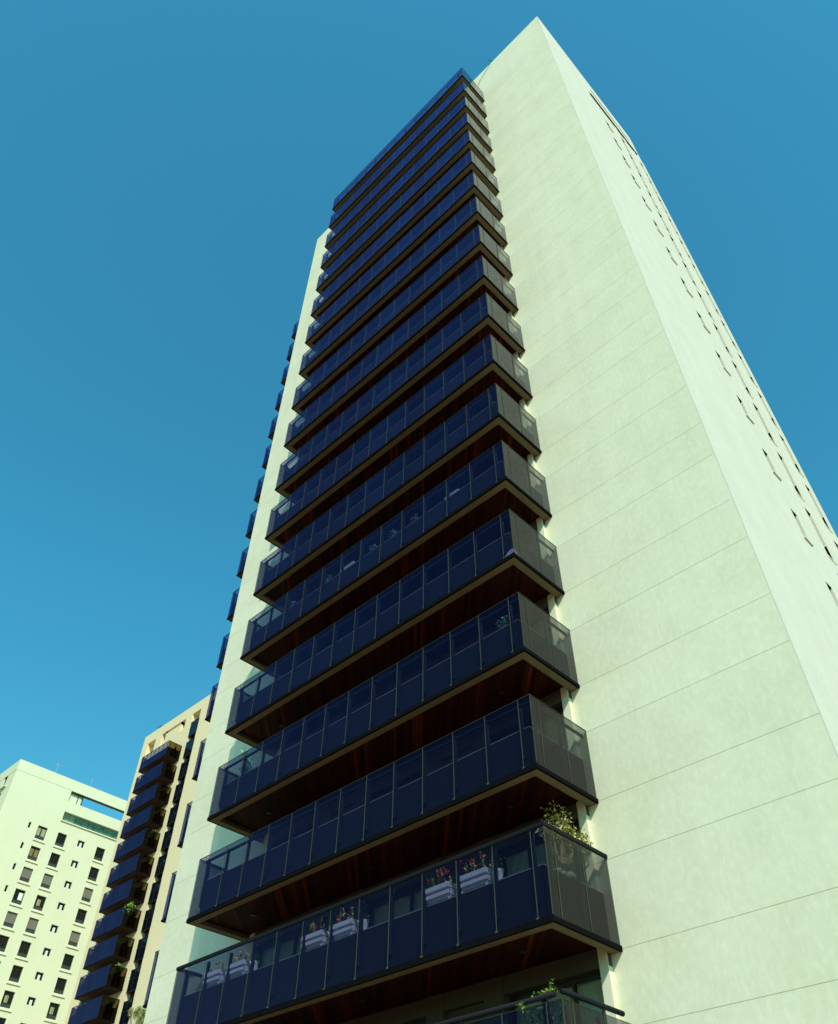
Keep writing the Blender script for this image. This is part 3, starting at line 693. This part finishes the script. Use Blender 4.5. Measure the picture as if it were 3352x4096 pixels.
# trailing plant over the lowest rail
z18 = ZF[18]
plant('trailing_plant', 'green creeper trailing over the black tubular rail of the lowest balcony', 'plant', (-.55, .3, z18 + 1.0),
      [((-.35, .06, z18 + 1.86), (.32, .05, .06), 70), ((-.85, -.02, z18 + 1.72), (.09, .04, .09), 30), ((-.2, .0, z18 + 1.95), (.1, .03, .05), 12), ((-.7, .2, z18 + 1.45), (.45, .1, .25), 260), ((-.16, .2, z18 + 1.4), (.1, .1, .3), 60)], .055, 'bright_leaf', .5, seed=8)
# palm like plant at the left end, three balconies above
plant('fern', 'bushy green fern behind blue glass at the left end of an upper balcony', 'plant', (-11.35, .33, ZF[15] + .96),
      [((-11.33, .30, ZF[15] + 1.45), (.24, .14, .30), 230), ((-11.52, .25, ZF[15] + 1.98), (.16, .1, .1), 50), ((-11.3, .3, ZF[15] + 1.2), (.2, .12, .2), 90)], .075, 'teal_leaf', .5, seed=9)
for i, (x, zz, s, lab) in enumerate(((-4.98, -37.53, .16, 'leafy pot plant behind the glass, left of the bushiest one on the same balcony'), (-3.93, -37.41, .12, 'small pot plant behind the glass, right of the bushiest one on its balcony'), (-5.92, -37.46, .11, 'pale spiky pot plant behind glass on the balcony with many plants'), (-8.19, -37.46, .14, 'round pot plant behind the glass left of the white trough'), (-10.20, -37.51, .11, 'little pot plant with a white tag, nearest the left end of its balcony'), (-.80, -43.64 + .1, .16, 'drooping thin plant behind glass near the balcony corner'))):
    k = 13 if zz > -40 else 15
    zb = ZF[k] + 1.03
    e = empty('pot_plant', x, .32, zb); tag(e, lab, 'plant', 'pot plants behind the balcony glass')
    MB().lathe((x, .32, zb), [(.06, 0), (.085, .13), (.09, .15), (.07, .15)], 12).build('pot', 'blind', e, smooth=True)
    f = MB(); foliage(f, (x, .28, zb + .30), (s * 1.3, s * .6, s * 1.1), 70, .075, random.Random(20 + i)); f.build('foliage', 'teal_leaf', e)
t = MB(); t.box(-7.45, -6.75, .16, .36, ZF[13] + 1.04, ZF[13] + 1.16); t.box(-7.42, -6.78, .15, .37, ZF[13] + 1.161, ZF[13] + 1.18)
tag(t.build('trough', 'planter', None, at=(-7.1, .26, ZF[13] + 1.04 + H0), bevel=.01), 'white low trough standing on a parapet behind the blue glass', 'trough')
t = MB(); t.box(-2.55, -1.95, .16, .36, ZF[13] + 1.04, ZF[13] + 1.13); t.box(-2.5, -2.0, .15, .37, ZF[13] + 1.131, ZF[13] + 1.15)
tag(t.build('trough', 'planter', None, at=(-2.2, .26, ZF[13] + 1.04 + H0), bevel=.01), 'short white trough behind the blue glass, nearer the balcony corner', 'trough')
# white cloth bunched in the corner of one balcony
t = MB(); zz = ZF[14] + .02; N = 10
def cpt(u, v): 
    hgt = .34 * math.sin(math.pi * (.12 + .8 * u)) * v
    return (-.02 - .30 * (1 - u) * (1 - .2 * v) - .0, .02 + .32 * u * (1 - .1 * v), zz + hgt + .02 * math.sin(9 * u + 3 * v))
for i in range(N):
    for j in range(4):
        t.quad(cpt(i / N, j / 4), cpt((i + 1) / N, j / 4), cpt((i + 1) / N, (j + 1) / 4), cpt(i / N, (j + 1) / 4))
i0 = len(t.v); 
for i in range(N): 
    a, b = cpt(i / N, 0), cpt((i + 1) / N, 0); c, d = cpt((i + 1) / N, 1), cpt(i / N, 1)
    off = Vector((-.05, .05, 0)); t.quad(*[Vector(q) + off for q in (a, d, c, b)])
tag(t.build('white_cloth', 'cloth', None, at=(-.15, .15, zz + H0)), 'white cloth bunched behind the glass at a balcony corner', 'cloth')
# plants of the middle tower
def bplant(lab, x, y, z, r, n, m, size, seed, cat='plant'):
    plant('hanging_bush' if n > 200 else 'balcony_plant', lab, cat, (x, y, z), [((x + dx * r[0], y + dy * r[1], z + r[2] * .9 + dz * r[2]), (r[0] * .7, r[1] * .7, r[2] * .7), n // 3) for dx, dy, dz in ((-.4, 0, 0), (.4, .2, .25), (0, -.2, -.3))], size, m, 2.0, 'plants on the cream tower balconies', seed)
zb = lambda k: -2.134 - 3.0 * k
bplant('big green bush spilling over a balcony corner of the middle cream tower', XB - .35, YB0 + .45, zb(7) + 1.3, (.75, .5, .75), 420, 'bright_leaf', .22, 31)
bplant('small green plant above the brown side glass, highest one on the cream tower', XB - .35, YB0 + 1.2, zb(4) + 1.6, (.35, .5, .45), 160, 'bright_leaf', .17, 32)
bplant('wispy green plant on a lower side rail of the cream tower', XB - .3, YB0 + 1.0, zb(9) + 1.7, (.4, .6, .35), 120, 'bright_leaf', .16, 33)
bplant('low hedge of dense leaves along the lowest balcony corner of the cream tower', XB - .3, YB0 + .6, zb(11) + 1.5, (.7, .8, .5), 500, 'bright_leaf', .15, 34)
plant('climbing_vine', 'pale green vine climbing the cream wall beside the blue glass bay', 'vine', (-76.4, YBF - .1, -36.0),
      [((-77.3, YBF - .12, -32.0), (.7, .1, .45), 300), ((-76.0, YBF - .12, -32.7), (.95, .1, .8), 700), ((-76.6, YBF - .12, -33.9), (.6, .1, .8), 300), ((-78.6, YBF - .14, -31.9), (.5, .1, .5), 120)], .16, 'pale_leaf', 1.5, seed=35)

# ------------------------------------------------------------------ light, sky, camera
sc = bpy.context.scene
sd = Vector((1.43, -1.0, 1.56)).normalized()
elev = math.asin(sd.z); az = math.atan2(sd.x, sd.y)
w = bpy.data.worlds.new('World'); sc.world = w; w.use_nodes = True
nt = w.node_tree; n = nt.nodes; L = nt.links; bg = n['Background']
sk = n.new('ShaderNodeTexSky'); sk.sky_type = 'NISHITA'; sk.sun_disc = False; sk.sun_elevation = elev; sk.sun_rotation = az
sk.ozone_density = 2.0; sk.air_density = 1.0; sk.dust_density = 0.6
mx = n.new('ShaderNodeMix'); mx.data_type = 'RGBA'; mx.blend_type = 'MULTIPLY'; mx.inputs[0].default_value = 1
L.new(sk.outputs[0], mx.inputs[6]); tc = n.new('ShaderNodeTexCoord'); sx = n.new('ShaderNodeSeparateXYZ'); L.new(tc.outputs['Generated'], sx.inputs[0])
mr = n.new('ShaderNodeMapRange'); mr.inputs[1].default_value = 0.15; mr.inputs[2].default_value = 0.62; L.new(sx.outputs[2], mr.inputs[0])
tm = n.new('ShaderNodeMix'); tm.data_type = 'RGBA'; tm.inputs[6].default_value = (0.30, 0.77, 0.65, 1); tm.inputs[7].default_value = (0.235, 0.98, 0.92, 1)
L.new(mr.outputs[0], tm.inputs[0]); L.new(tm.outputs[2], mx.inputs[7])
L.new(mx.outputs[2], bg.inputs[0]); bg.inputs[1].default_value = 0.125
sl = bpy.data.lights.new('sun', 'SUN'); sl.energy = 2.45; sl.angle = math.radians(.5); sl.color = (1.0, .93, .79)
so = bpy.data.objects.new('sun', sl); C.objects.link(so); so.rotation_euler = sd.to_track_quat('Z', 'Y').to_euler(); so.location = (60, -60, 120)
R = [[0.7159813496304772, 0.6980822985338256, 0.007198017419792785], [-0.5027274484766197, 0.5227167529155196, -0.6885000426791421], [-0.4843922166274274, 0.48933454884641403, 0.7252005789957543]]
cam = bpy.data.cameras.new('camera'); co = bpy.data.objects.new('camera', cam); C.objects.link(co); sc.camera = co
rm = Matrix((R[0], [-q for q in R[1]], [-q for q in R[2]])).transposed().to_4x4()
co.matrix_world = Matrix.Translation((8.94222, -12.56549, -56.545129 + H0)) @ rm
cam.sensor_fit = 'VERTICAL'; cam.sensor_height = 36; cam.sensor_width = 36 * 838 / 1024; cam.lens = 3227.2039 / 4096 * 36
cam.clip_start = .1; cam.clip_end = 8000
vs = sc.view_settings; vs.view_transform = 'Standard'; vs.look = 'None'; vs.exposure = 0.9; vs.gamma = 1
sc.render.resolution_x = 838; sc.render.resolution_y = 1024
sc.cycles.max_bounces = 10; sc.cycles.transparent_max_bounces = 24; sc.cycles.caustics_reflective = False; sc.cycles.caustics_refractive = False
